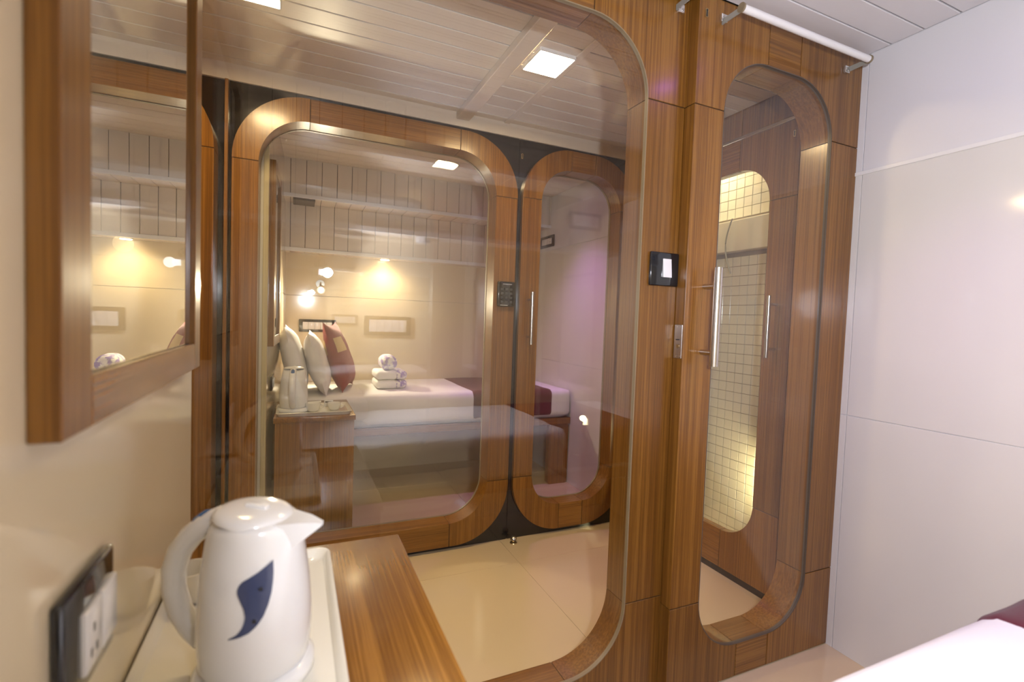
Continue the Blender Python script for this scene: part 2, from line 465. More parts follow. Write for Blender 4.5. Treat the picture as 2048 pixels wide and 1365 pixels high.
def pull(parent, p, z0, z1, zs, wall, r=0.0125, axis='y'):
    """tubular pull with two stand-offs"""
    h = mk('handle', cyl((*p, z0), (*p, z1), r, 28), M['steel'], parent, smooth=True, label='brushed steel tubular pull handle')
    for z in zs:
        q = (p[0], wall, z) if axis == 'y' else (wall, p[1], z)
        mk('standoff', cyl((p[0], p[1], z), q, r * .62, 18), M['steel'], h, smooth=True)

# ================================================================== SETTING
HA, HB, HC = 2.098, 2.098, 2.12
XR = 1.789
YB_A, YB_B = -0.30, 3.68
GA, GB = 1.14, 2.36

# floor: slab with 600 mm tiles
fl = mk('floor', box(-3.3, 3.2, -0.45, 3.85, -0.06, -0.0015), M['grout'], kind='structure')
TX, TY = 0.982, 2.03
proto = None
Q = 1.2
xs = [TX + Q * i for i in range(-4, 3)]; ys = [TY + Q * j for j in range(-3, 3)]
for a in xs[:-1]:
    for b in ys[:-1]:
        a0, a1, b0, b1 = max(a, -3.3), min(a + Q, 3.2), max(b, -.45), min(b + Q, 3.85)
        if a1 - a0 < .05 or b1 - b0 < .05: continue
        full = abs(a1 - a0 - Q) < 1e-4 and abs(b1 - b0 - Q) < 1e-4
        if full and proto is not None: share(proto, ((a0 + a1) / 2, (b0 + b1) / 2, -.01), fl)
        else:
            o = mk('floor_tile', box(a0 + .0008, a1 - .0008, b0 + .0008, b1 - .0008, -.01, 0, bev=.0005, seg=1), M['floor'], fl)
            if full: proto = o

def ceiling(name, x0, x1, y0, y1, z, pitch=0.0935, start=None, gapmat='pvcgap', cuts=None, pm='pvc', hg=.0022):
    c = mk(name, box(x0, x1, y0, y1, z + .0085, z + .05), M[gapmat], kind='structure')
    y = start if start is not None else y0
    cuts = cuts or [(x0, x1)]
    protos = {}
    while y < y1 - .01:
        e = min(y + pitch, y1)
        for (a, b) in cuts:
            key = (a, b, round(e - y, 4)); cy = (y + e) / 2
            if key in protos: share(protos[key], ((a + b) / 2, cy, z), c)
            else: protos[key] = mk('ceiling_plank', box(a, b, y + hg, e - hg, z, z + .009, bev=.0015, seg=1), M[pm], c)
        y += pitch
    return c

ceiling('ceiling_near_room', -0.19, XR, YB_A, 1.10, HA, start=YB_A + (1.014 - YB_A) % 0.0935, pm='pvca')
ceiling('ceiling_far_room', -0.13, XR, 2.36, YB_B, HB)
cc = ceiling('ceiling_corridor', -3.2, 1.83, 1.235, 2.29, HC, pitch=.0955, start=2.313 - .0955 * 11, hg=.0028)
mk('ceiling_beam', box(.683, .748, 1.24, 2.272, 2.088, HC, bev=.003), M['pvc'], cc, label='pale boxed beam across the corridor ceiling')
mk('joint_strip', box(.928, .956, 1.24, 2.272, 2.114, HC + .002, bev=.002), M['pvc'], cc)

# side walls of the near room
wl = mk('wall_left', box(-.29, -.19, YB_A, 1.133, -.05, HA + .02), M['paintw'], kind='structure')
mk('wall_sheet', box(-.192, -.186, YB_A, 1.133, 0, HA, bev=.001, seg=1), M['cream'], wl)
wr = mk('wall_right', box(XR + .004, XR + .07, YB_A, 1.235, -.05, HA + .02), M['paint'], kind='structure')
for (z0, z1, mt) in ((0, .846, 'creamr'), (.848, 1.688, 'creamr'), (1.700, HA, 'paint')):
    mk('wall_tile', box(XR, XR + .006, YB_A, 1.078, z0, z1, bev=.0008, seg=1), M[mt], wr)
    mk('wall_tile', box(XR, XR + .006, 1.080, 1.105, z0, z1, bev=.0008, seg=1), M[mt], wr)
mk('trim_strip', box(XR - .006, XR + .006, YB_A, 1.105, 1.687, 1.700, bev=.002), M['bead'], wr, label='thin white bead along the top of the tiles')
# side walls of the far room
wrb = mk('wall_right_far', box(XR + .004, XR + .07, 2.30, YB_B + .1, -.05, HB + .02), M['paint'], kind='structure')
for (z0, z1, mt) in ((0, .846, 'creamr'), (.848, 1.688, 'creamr'), (1.692, HB, 'paint')):
    mk('wall_tile', box(XR, XR + .006, 2.30, YB_B, z0, z1, bev=.0008, seg=1), M[mt], wrb)
wlb = thing('wall_left_far', (-.113, 2.385, 0), kind='structure')
mk('wall_tile', box(-.12, -.113, 2.385, YB_B + .02, 0, 1.262, bev=.001, seg=1), M['cream'], wlb)
mk('wall_tile', box(-.12, -.113, 2.385, YB_B + .02, 1.265, HB, bev=.001, seg=1), M['cream'], wlb)
mk('wall_core', box(-.23, -.118, 2.368, YB_B + .03, 0, HB + .02), M['paintw'], wlb)
mk('corner_bead', box(-.133, -.111, 2.366, 2.387, 0, HB, bev=.004), M['bead_m'], wlb, label='pale metal corner bead on the end of the wall')
ROT = -math.atan2(.051, 1.32)
wlb.rotation_euler = (0, 0, ROT)

# back walls with two-step boxed soffits
def back(nm, YBK, s, x0, tile_z=1.262):
    wb = mk('wall_back' + nm, box(x0 - .1, XR + .05, YBK, YBK - s * .08, -.05, HA + .02), M['paintw'], kind='structure')
    mk('wall_tile', box(x0, XR, YBK, YBK + s * .006, .0, tile_z, bev=.001, seg=1), M['cream'], wb)
    mk('wall_tile', box(x0, XR, YBK, YBK + s * .006, tile_z + .003, HA, bev=.001, seg=1), M['cream'], wb)
    for (d, z0, z1, lip) in ((.33, 1.862, HA, .02), (.13, 1.552, 1.862, .022)):
        yf = YBK + s * d
        sf = mk('trim_1' if d > .2 else 'trim_2', box(x0, XR, yf - s * .012, YBK, z0 + .008, z1 - .001), M['pvcgap'], kind='structure')
        sf.name = ('trim_1' if d > .2 else 'trim_2') + nm
        p = None; x = x0; q = None
        while x < XR - .005:
            w_ = min(.0905, XR - x)
            if w_ > .09 and p: share(p, (x + w_ / 2, yf - s * .004, z0 + lip), sf); share(q, (x + w_ / 2, YBK + s * ((d + .13) / 2 if d > .2 else d / 2), z0), sf)
            else:
                a = mk('soffit_panel', box(x + .0015, x + w_ - .0015, yf - s * .012, yf + s * .002, z0 + lip, z1, bev=.0015, seg=1), M['pvc'], sf, org=(x + w_ / 2, yf - s * .004, z0 + lip))
                lo = .13 if d > .2 else 0
                b = mk('soffit_underboard', box(x + .0015, x + w_ - .0015, YBK + s * lo, yf - s * .002, z0, z0 + .008, bev=.0015, seg=1), M['pvc'], sf, org=(x + w_ / 2, YBK + s * ((d + lo) / 2), z0))
                if w_ > .09: p, q = a, b
            x += .0905
        mk('edge_trim', box(x0, XR, yf - s * .010, yf + s * .008, z0 - .003, z0 + lip, bev=.002), M['bead'], sf)
    return wb
back('', YB_A, 1, -.19)
back('_far', YB_B, -1, -.13)

# corridor: cornice, end wall, far-left end, back of the near room's neighbour
mk('trim_3', box(-3.2, 1.83, 2.268, 2.30, 2.056, HC + .03), M['pvc'], kind='structure')
mk('wall_corridor_end', box(-3.3, -3.2, 1.0, 2.5, -.05, HC + .05), M['paintw'], kind='structure')
wn = mk('wall_corridor_near', box(-3.2, -.425, 1.15, 1.23, -.05, HC + .05), M['core'], kind='structure')
for i in range(4):
    mk('veneer_panel', box(-3.2 + i * .693 + .002, -3.2 + (i + 1) * .693 - .002, 1.23, 1.242, .02, HC - .02, bev=.001, seg=1), M['wz'], wn)

# window 1: glazed front of the near room
w1 = thing('window_1', (.4, GA, 0), kind='structure')
front(w1, -.42, 1.039, .001, HA, .002, -.30, .905, .122, 1.975, .19, GA, GA + .095)
pane(w1, -.30, .905, .122, 1.975, .19, GA + .002, GA + .010, 'glass_s', gasket=(GA - .001, GA + .011))
mk('head_board', box(-.42, 1.80, GA + .01, 1.236, HA, HC + .02), M['core'], w1)
# door 1: the near room's glazed door
d1 = thing('door_1', (1.41, 1.10, 0), kind='structure')
front(d1, 1.0405, XR - .001, .004, HA - .001, .002, 1.154, 1.650, .112, 1.960, .175, 1.10, 1.212)
pane(d1, 1.154, 1.650, .112, 1.960, .175, 1.104, 1.112, 'glass', gasket=(1.1005, 1.113), gm='beadd')
pull(d1, (1.112, 1.05), 1.028, 1.314, (1.067, 1.262), 1.10)
keyhole(d1, 1.067, 1.10, 2.045)
lp = mk('lock_plate', box(1.0385, 1.0405, 1.104, 1.136, 1.046, 1.146, bev=.0008, seg=1), M['steel'], d1, label='steel mortice lock plate on the door edge')
mk('lock_hole', cyl((1.0384, 1.120, 1.082), (1.0376, 1.120, 1.082), .006, 16), M['brass'], lp)
mk('latch', box(1.0374, 1.039, 1.112, 1.128, 1.100, 1.103), M['dark'], lp)
for z in (1.052, 1.140):
    for y in (1.112, 1.126): mk('screw', cyl((1.0387, y, z), (1.0378, y, z), .0028, 10), M['chrome'], lp)

# window 2 and door 2: the far room's front on its black wall
w2 = thing('window_2', (.38, 2.28, 0), kind='structure')
front(w2, -.24, 1.008, .022, 2.036, .28, -.145, .893, .137, 1.940, .19, 2.25, GB)
pane(w2, -.145, .893, .137, 1.940, .19, GB - .010, GB - .002, gasket=(GB - .012, GB))
def surround(par, x0, x1, hole):
    hx0, hx1, hz0, hz1, hr = hole
    o = rrect(x0, x1, .0, 2.056, .002); i = rrect(hx0, hx1, hz0, hz1, hr)
    mk('black_panel', ring(o, i, 'y', 2.278, 2.292), M['black'], par, label='glossy black wall panel')
surround(w2, -.252, 1.0205, (-.2, .96, .07, 1.99, .24))
d2 = thing('door_2', (1.39, 2.28, 0), kind='structure')
front(d2, 1.040, 1.745, .024, 2.040, .28, 1.147, 1.635, .160, 1.935, .17, 2.255, GB)
pane(d2, 1.147, 1.635, .160, 1.935, .17, GB - .010, GB - .002, gasket=(GB - .012, GB))
surround(d2, 1.0235, 1.815, (1.09, 1.69, .08, 1.99, .22))
pull(d2, (1.088, 2.205), 1.022, 1.288, (1.06, 1.25), 2.255, r=.0085)
keyhole(d2, 1.037, 2.278, 1.975)
mk('head_board', box(-.26, 1.83, 2.30, 2.36, 2.03, HC + .03), M['core'], d2)

# neighbouring front on the far side, left
w3 = thing('window_3', (-.9, 2.2, 0), kind='structure')
front(w3, -1.55, -.289, .022, 2.036, .28, -1.43, -.405, .137, 1.94, .19, 2.16, 2.28)
pane(w3, -1.43, -.405, .137, 1.94, .19, 2.262, 2.270)
mk('black_panel', box(-3.2, -.268, 2.282, 2.296, 0, 2.056), M['black'], w3, label='glossy black wall panel')
mk('divider_post', box(-.267, -.254, 2.255, 2.295, 0, 2.054, bev=.002), M['wz'], w3, label='narrow dark wooden post between the two fronts')

# wall with the wash-room door at the right end of the corridor
XE = 1.815
we = thing('wall_end', (XE, 1.7, 0), kind='structure')
def yz(n, y0, y1, z0, z1, m='wz', x0=XE, x1=XE + .02): return mk(n, box(x0, x1, y0 + .001, y1 - .001, z0 + .001, z1 - .001, bev=.0008, seg=1), M[m], we)
yz('header_panel', 1.212, 1.62, 2.0, HC); yz('header_panel', 1.622, 2.275, 2.0, HC)
mk('header_channel', box(XE - .006, XE + .02, 1.212, 2.275, 1.985, 2.0, bev=.002), M['steel'], we, label='thin metal channel under the header')
yz('side_panel', 1.212, 1.335, .03, 1.985)
yz('side_panel', 2.07, 2.275, .03, 1.985)
mk('skirting', box(XE + .004, XE + .03, 1.212, 2.275, 0, .03), M['black'], we, label='low black skirting')
mk('end_core', box(XE + .02, XE + .03, 1.212, 1.335, 0, HC + .03), M['core'], we)
mk('end_core', box(XE + .02, XE + .03, 2.07, 2.6, 0, HC + .03), M['core'], we)
mk('end_core', box(XE + .02, XE + .03, 1.212, 2.6, 1.99, HC + .03), M['core'], we)
d3 = thing('door_3', (XE, 1.7, 0), kind='structure')
front(d3, 1.336, 2.069, .03, 1.985, .002, 1.46, 1.945, .205, 1.846, .165, XE, XE + .04, axis='x', mats=('wz', 'wy'))
pane(d3, 1.46, 1.945, .205, 1.846, .165, XE + .015, XE + .021, axis='x')
h = mk('handle', cyl((XE - .05, 1.397, 1.024), (XE - .05, 1.397, 1.279), .0085, 24), M['steel'], d3, smooth=True, label='slim steel pull handle')
for z in (1.06, 1.245): mk('standoff', cyl((XE - .05, 1.397, z), (XE, 1.397, z), .006, 14), M['steel'], h, smooth=True)
keyhole(d3, XE, 1.362, 1.93, axis='x')

# tiled shower niche behind it
XW = 2.10
mk('ceiling_washroom', box(XE + .03, XW + .1, .95, 2.60, 2.2, 2.26), M['paintw'], kind='structure')
mk('wall_washroom_front', box(XE + .07, XW + .1, .90, .95, -.05, 2.26), M['paintw'], kind='structure')
mk('wall_washroom_back', box(XE + .03, XW + .1, 2.60, 2.65, -.05, 2.26), M['cream'], kind='structure')
wb = mk('wall_washroom', box(XW + .004, XW + .06, .95, 2.60, -.05, 2.26), M['grout'], kind='structure')
P = .0505; t0 = None; rest = bmesh.new()
for a in range(-12, 20):
    for b in range(0, 44):
        y, z = 1.64 + a * P, b * P
        if y < .95 or y + P > 2.6 or 1.53 < z + P / 2 < 1.70 or z + P > 2.2: continue
        if 0 <= a < 9 and 3 <= b < 38:
            if t0 is None: t0 = mk('mosaic_tile', box(XW, XW + .006, y, y + P - .0028, z, z + P - .0028, bev=.0008, seg=1), M['tile'], wb)
            else: share(t0, (XW + .003, y + (P - .0028) / 2, z), wb)
        else: box(XW, XW + .006, y, y + P - .0028, z, z + P - .0028, bm=rest)
mk('mosaic_field', rest, M['tile'], wb, kind='stuff')
mk('trim_4', box(XW - .05, XW, .96, 2.59, 1.535, 1.695, bev=.004), M['paintw'], kind='structure')
mk('shower_hose', sweep([(XW - .07, 1.845 + .035 * math.sin(t / 4.2), 1.70 - t * .020) for t in range(15)], .004, 8), M['hose'], smooth=True,
        label='thin grey hose hanging in the tiled niche seen through the near glass door', category='hose')

# ------------------------------------------------------------------ lamps
def square_lamp(x, y, z, label, grp='square corridor ceiling lamps', s=.072, strength=None):
    t = thing('ceiling_lamp', (x, y, z - .012), label, 'lamp', grp)
    mk('lamp_frame', ring(rrect(x - s - .004, x + s + .004, y - s - .008, y + s + .008, .006, 4), rrect(x - s + .001, x + s - .001, y - s - .003, y + s + .003, .004, 4), 'z', z - .012, z), M['white'], t)
    mk('diffuser', box(x - s, x + s, y - s - .004, y + s + .004, z - .010, z - .004), M['lampc'], t, label='glowing white diffuser')
    return t
square_lamp(.857, 1.674, HC, 'bright square lamp on the corridor ceiling right of the boxed beam')
square_lamp(-.13, 1.70, HC, 'bright square lamp on the corridor ceiling at the top edge of the photo')
square_lamp(-1.13, 1.70, HC, 'square corridor ceiling lamp hidden beyond the left wall')
square_lamp(-2.13, 1.70, HC, 'square corridor ceiling lamp farthest to the left')

def spot_light(name, loc, tgt, col, power, size=.04, angle=1.6, blend=.6, parent=None):
    ld = bpy.data.lights.new(name, 'SPOT'); ld.color = col; ld.energy = power; ld.shadow_soft_size = size; ld.spot_size = angle; ld.spot_blend = blend
    o = bpy.data.objects.new(name, ld); link(o); o.location = loc
    o.rotation_euler = (Vector(tgt) - Vector(loc)).to_track_quat('-Z', 'Y').to_euler()
    return o
def area_light(name, loc, tgt, col, power, size):
    ld = bpy.data.lights.new(name, 'AREA'); ld.color = col; ld.energy = power; ld.shape = 'DISK'; ld.size = size
    o = bpy.data.objects.new(name, ld); link(o); o.location = loc
    o.rotation_euler = (Vector(tgt) - Vector(loc)).to_track_quat('-Z', 'Y').to_euler()
    return o

def downlight(x, y, z, label, power, col=WARM, mat='lampw', grp='small round downlights under the boxed shelves'):
    t = thing('downlight', (x, y, z - .03), label, 'lamp', grp)
    mk('lamp_body', lathe([(.030, -.028), (.036, -.026), (.038, 0), (.038, .0)], (x, y, z), 28), M['white'], t, smooth=True)
    mk('lens', lathe([(.001, -.031), (.030, -.0295), (.030, -.027)], (x, y, z), 28), M[mat], t, label='glowing lens')
    if power: spot_light('downlight_beam', (x, y - math.copysign(.05, y), z - .06), (x, y - math.copysign(.05, y), 0), col, power, .05, 3.0, .9)
    return t
downlight(.583, YB_B - .075, 1.572, 'small round downlight glowing over the far bed', K['down'])
downlight(.60, YB_A + .065, 1.552, 'small round downlight, switched off, over the near bed', 0, mat='cer')


def purple(x, y, z, label, power, cone=1.55):
    t = thing('purple_lamp', (x, y, z - .01), label, 'lamp', 'purple mood lamps on the room ceilings')
    mk('lamp_ring', ring(rrect(x - .05, x + .05, y - .05, y + .05, .049), rrect(x - .036, x + .036, y - .036, y + .036, .035), 'z', z - .008, z), M['white'], t, smooth=True)
    mk('lens', cyl((x, y, z - .006), (x, y, z - .002), .036, 24), M['lampp'], t, label='glowing purple lens')
    spot_light('purple_beam', (x, y, z - .014), (x, y, 0), (0.72, 0.30, 1.0), power, .03, cone, 1.0)
purple(1.33, .70, HA, 'round purple lamp on the near room ceiling', K['purple'])
purple(1.40, 2.76, HB, 'round purple lamp on the far room ceiling', K['purpleB'], 1.65)

def reading(x, y, z, s, label, tgt, power, col, cone):
    t = thing('reading_lamp', (x, y - s * .15, z), label, 'lamp', 'wall reading lamps over the pillows')
    yw = y - s * .12
    mk('wall_plate', cyl((x, yw - s * .022, z + .05), (x, yw - s * .008, z + .05), .028, 24), M['chrome'], t, smooth=True)
    mk('arm', sweep([(x, yw - s * .01, z + .05), (x, yw + s * .03, z + .055), (x, yw + s * .07, z + .052), (x, yw + s * .09, z + .035)], .005, 10), M['chrome'], t, smooth=True)
    d = (Vector(tgt) - Vector((x, y, z))).normalized(); c = Vector((x, y, z))
    mk('lamp_head', cyl(c - d * .05, c, .018, 24, r1=.026), M['chrome'], t, smooth=True)
    bb = bmesh.new(); bmesh.ops.create_uvsphere(bb, u_segments=20, v_segments=12, radius=.014)
    bmesh.ops.translate(bb, verts=bb.verts[:], vec=c + d * .008)
    mk('bulb', bb, M['lampr'], t, smooth=True, label='bright round bulb')
    ld = bpy.data.lights.new('reading_beam', 'SPOT'); ld.color = col; ld.energy = power; ld.shadow_soft_size = .022; ld.spot_size = cone; ld.spot_blend = .45
    o = bpy.data.objects.new('reading_beam', ld); link(o); o.location = c + d * .032
    o.rotation_euler = d.to_track_quat('-Z', 'Y').to_euler()
reading(.105, -.15, 1.335, 1, 'chrome reading lamp on the wall over the near bed', (1.5, .60, 1.22), K['read'], (.86, .89, 1.0), 2.85)
reading(.155, 3.54, 1.30, -1, 'chrome reading lamp shining on the far pillows', (.10, 2.9, 1.0), K['readB'], (1.0, .85, .60), 2.5)

bl = thing('washroom_lamp', (1.97, 2.0, 2.17), 'small round lamp on the ceiling of the tiled niche', 'lamp')
mk('diffuser', lathe([(.001, -.03), (.04, -.025), (.05, 0)], (1.97, 2.0, 2.199), 32), M['lampw'], bl, smooth=True)
spot_light('washroom_beam', (1.97, 2.0, 2.16), (2.06, 2.0, 0), (1.0, .86, .52), K['bath'], .05, 2.6, .6)
nl = thing('niche_fill_lamp', (2.08, 1.50, .34), 'added unseen fill lamp low in the tiled niche', 'lamp')  # invented fill lamp, out of view, added to brighten the lower tiles
mk('lamp_case', box(2.06, 2.10, 1.47, 1.50, .34, .40, bev=.004), M['white'], nl, smooth=True)
mk('lens', box(2.064, 2.096, 1.499, 1.503, .346, .394, bev=.001), M['lampw'], nl)
spot_light('niche_fill_beam', (2.05, 1.515, .40), (2.1, 2.0, .36), (1.0, .84, .45), K['low'], .02, 2.2, .8)

# ================================================================== FURNISHINGS
# --- wall mirror
def mirror(x, y0, y1, z0, z1, label, parent=None, rot=None, b0=.062, b1=.05, bb=.046, t=.022):
    m_ = thing('wall_mirror', (x, (y0 + y1) / 2, z0), label, 'mirror', 'wood-framed wall mirrors')
    def q(n, a, b, c, d, mt, x1=x + t, x0=x): return mk(n, box(x0, x1, a, b, c, d, bev=.0012, seg=1), M[mt], m_)
    q('frame_rail', y0 + b0, y1 - b1, z0, z0 + bb, 'wy'); q('frame_rail', y0 + b0, y1 - b1, z1 - bb, z1, 'wy')
    q('frame_stile', y0, y0 + b0 - .001, z0, z1, 'wz'); q('frame_stile', y1 - b1 + .001, y1, z0, z1, 'wz')
    q('mirror_glass', y0 + b0, y1 - b1, z0 + bb, z1 - bb, 'mirror', x + t - .008, x + .004)['label'] = 'silvered mirror glass'
    return m_
mirror(-.186, .483, 1.078, 1.034, 1.84, 'wood-framed mirror on the left wall close to the viewer')
mb = mirror(-.113, 2.45, 2.83, .985, 1.82, 'narrow wood-framed mirror seen edge-on in the far room')
c0 = Vector((-.113, 2.385)); v = Vector((mb.location.x, mb.location.y)) - c0
v.rotate(Matrix.Rotation(ROT, 2)); mb.location.x, mb.location.y = c0.x + v.x, c0.y + v.y; mb.rotation_euler = (0, 0, ROT)

# --- electrical plates
def plate_x(x, y0, y1, z0, z1, w, label, nx=1, grp=None):
    t = thing('socket_plate', (x, (y0 + y1) / 2, z0), label, 'switch plate', grp)
    mk('plate', box(x, x + nx * .010, y0, y1, z0, z1, bev=.004, seg=3), M['blackp'], t, smooth=True, label='glossy black surround')
    a0, a1, c0, c1 = w
    n = 2
    for i in range(n):
        mk('switch_module', box(x + nx * .004, x + nx * .014, a0 + (a1 - a0) * i / n + .0006, a0 + (a1 - a0) * (i + 1) / n - .0006, c0, c1, bev=.002), M['white'], t, smooth=True)
    hl = mk('socket_hole', box(x + nx * .0138, x + nx * .0143, a0 + .012, a0 + .016, c0 + .012, c0 + .020), M['dark'], t)
    share(hl, (x + nx * .01405, a0 + .027, c0 + .012), t); share(hl, (x + nx * .01405, a0 + .0205, c0 + .034), t)
    return t
plate_x(-.186, .518, .646, .778, .886, (.555, .642, .796, .856), 'black socket plate with white modules on the left wall by the kettle')
def plate_y(x0, x1, y, z0, z1, s, label, n=4, grp=None, m=.022):
    t = thing('switch_plate', ((x0 + x1) / 2, y, z0), label, 'switch plate', grp)
    mk('plate', box(x0, x1, y, y + s * .010, z0, z1, bev=.004, seg=3), M['blackp'], t, smooth=True, label='glossy black surround')
    a0, a1 = x0 + m * 1.1, x1 - m * 1.1
    for i in range(n):
        mk('switch_module', box(a0 + (a1 - a0) * i / n + .0006, a0 + (a1 - a0) * (i + 1) / n - .0006, y + s * .004, y + s * .014, z0 + m * .85, z1 - m * .85, bev=.0015), M['white'], t, smooth=True)
    return t
plate_y(.022, .262, YB_B - .006, 1.012, 1.100, -1, 'wide black switch plate on the back wall behind the burgundy cushion', 5)
plate_y(.32, .56, YB_A + .006, 1.040, 1.140, 1, 'wide black switch plate behind the viewer over the near bed', 5)
plate_y(1.42, 1.64, YB_A + .142, 1.68, 1.78, 1, 'black control plate on the boxed shelf behind the viewer', 2)
plate_x(XR, 3.28, 3.50, 1.716, 1.806, (3.31, 3.47, 1.738, 1.784), 'black-framed plate high on the right wall of the far room', nx=-1)
pb = plate_x(-.113, 2.56, 2.70, .765, .835, (2.59, 2.67, .782, .818), 'black socket plate on the left wall behind the far kettle')
v = Vector((pb.location.x, pb.location.y)) - c0; v.rotate(Matrix.Rotation(ROT, 2)); pb.location.x, pb.location.y = c0.x + v.x, c0.y + v.y; pb.rotation_euler = (0, 0, ROT)

sw = thing('light_switch', (.986, GA, 1.259), 'glossy black single switch with white rocker on the wooden post', 'switch')
mk('plate', box(.934, 1.039, GA - .010, GA, 1.258, 1.356, bev=.004, seg=3), M['blackp'], sw, smooth=True)
rk = prism([(GA - .008, 1.283), (GA - .0165, 1.283), (GA - .0115, 1.337), (GA - .008, 1.337)], 'x', .977, 1.008, bev=.0008)
mk('rocker', rk, M['white'], sw, label='white rocker')

kp = thing('door_keypad', (.957, 2.25, 1.208), 'black keypad lock on the far wooden frame', 'keypad')
mk('keypad_body', box(.910, 1.004, 2.232, 2.25, 1.208, 1.334, bev=.008, seg=3), M['blackp'], kp, smooth=True)
kk = None
for r_ in range(4):
    for c_ in range(3):
        p = (.933 + c_ * .024, 2.2305, 1.232 + r_ * .021)
        if kk is None: kk = mk('key', box(p[0] - .007, p[0] + .007, 2.2300, 2.233, p[2] - .006, p[2] + .006, bev=.001, seg=1), plain('grey_key', (.06, .065, .07), .3), kp, org=p)
        else: share(kk, p, kp)
mk('keypad_slot', box(.935, .985, 2.2308, 2.2325, 1.318, 1.322), M['steel'], kp)
mk('status_strip', box(.925, .965, 2.2312, 2.2325, 1.2145, 1.2165), M['white'], kp)

# --- roller blinds
def blind(x0, x1, y, z, yw, label, drop=0.0):
    t = thing('roller_blind', ((x0 + x1) / 2, y, z), label, 'blind', 'rolled-up blinds above the near glass fronts')
    mk('roll', cyl((x0, y, z), (x1, y, z), .0105, 28), M['bead'], t, smooth=True, label='white rolled blind tube')
    for x, e in ((x0 - .004, -1), (x1 + .004, 1)):
        br = mk('end_cap', cyl((x - .003, y, z), (x + .003, y, z), .013, 24), M['gasket'], t, smooth=True)
        mk('bracket_arm', box(x - .0015, x + .0015, y, yw - .002, z - .012, z + .004), M['hose'], t, label='translucent grey bracket arm')
    return t
blind(1.13, 1.70, 1.030, 2.037, 1.10, 'white rolled-up blind above the near glass door')
blind(-.16, .985, 1.055, 2.062, GA, 'white rolled-up blind above the near window')
def bracket(x, y, z, label):
    t = thing('chrome_bracket', (x, y, z), label, 'bracket', None)
    mk('clamp_plate', box(x - .011, x + .011, y - .010, y, z - .011, z + .011, bev=.001, seg=1), M['chrome'], t)
    mk('screw', cyl((x - .004, y - .010, z + .002), (x - .004, y - .012, z + .002), .003, 12), M['steel'], t)
    mk('screw', cyl((x + .005, y - .010, z - .003), (x + .005, y - .012, z - .003), .003, 12), M['steel'], t)
bracket(1.002, GA, 2.056, 'small chrome clamp at the top of the wooden post')
bracket(1.128, 1.10, 2.042, 'small chrome clamp at the top left of the near door')
bracket(1.694, 1.10, 2.030, 'small chrome clamp at the top right of the near door')
ds = thing('door_stop', (1.04, 2.235, 0), 'small steel ball door stop on the corridor floor', 'door stop')
mk('stop_base', lathe([(.019, 0), (.017, .004), (.007, .006)], (1.04, 2.225, 0), 20), M['brass'], ds, smooth=True)
mk('stop_ball', lathe([(.001, .004), (.010, .007), (.0165, .018), (.0145, .028), (.008, .034), (.001, .036)], (1.04, 2.225, 0), 20), M['steel'], ds, smooth=True)

# --- bedside tables
def table(x0, x1, y0, y1, ztop, label, yin):
    """yin: +1 if the free front looks towards +y"""
    t = thing('bedside_table', ((x0 + x1) / 2, (y0 + y1) / 2, 0), label, 'table', 'wooden bedside tables by the windows')
    mk('table_top', box(x0, x1, y0, y1, ztop - .025, ztop, bev=.003), M['wy'], t, smooth=True)
    e = .006
    mk('side_panel', box(x1 - .02 - e, x1 - e, y0 + e, y1 - e, 0, ztop - .025, bev=.001, seg=1), M['wz'], t)
    mk('side_panel', box(x0 + e, x0 + .02 + e, y0 + e, y1 - e, 0, ztop - .025, bev=.001, seg=1), M['wz'], t)
    mk('back_panel', box(x0 + .02 + e, x1 - .02 - e, y0 + e, y0 + e + .015, 0, ztop - .026, bev=.001, seg=1), M['wz'], t)
    mk('back_panel', box(x0 + .02 + e, x1 - .02 - e, y1 - e - .015, y1 - e, 0, ztop - .026, bev=.001, seg=1), M['wz'], t)
table(-.184, .212, .465, 1.048, .668, 'wooden bedside table under the kettle close to the viewer', -1)
table(-.086, .276, 2.452, 2.92, .655, 'wooden bedside table inside the far room by the window', 1)

# --- trays
def tray(x0, x1, y0, y1, z, label):
    t = thing('tray', ((x0 + x1) / 2, (y0 + y1) / 2, z), label, 'tray', 'white melamine tea trays')
    bm = bmesh.new(); R0 = .022
    loops = []
    for (ins, zz) in ((.010, .0), (.000, .016), (.0015, .018), (.007, .017), (.014, .0055), (.03, .004)):
        loops.append([bm.verts.new((p[0], p[1], z + zz)) for p in rrect(x0 + ins, x1 - ins, y0 + ins, y1 - ins, max(R0 - ins * .3, .008), 6)])
    for a, b in zip(loops, loops[1:]):
        n = len(a)
        for i in range(n): bm.faces.new((a[i], a[(i + 1) % n], b[(i + 1) % n], b[i]))
    bm.faces.new(loops[0][::-1]); bm.faces.new(loops[-1])
    mk('tray_body', bm, M['melam'], t, smooth=True, ang=50)
    return t
tray(-.184, .068, .575, 1.000, .668, 'white melamine tray under the near kettle')
tray(-.078, .262, 2.470, 2.735, .655, 'white melamine tray on the far bedside table')

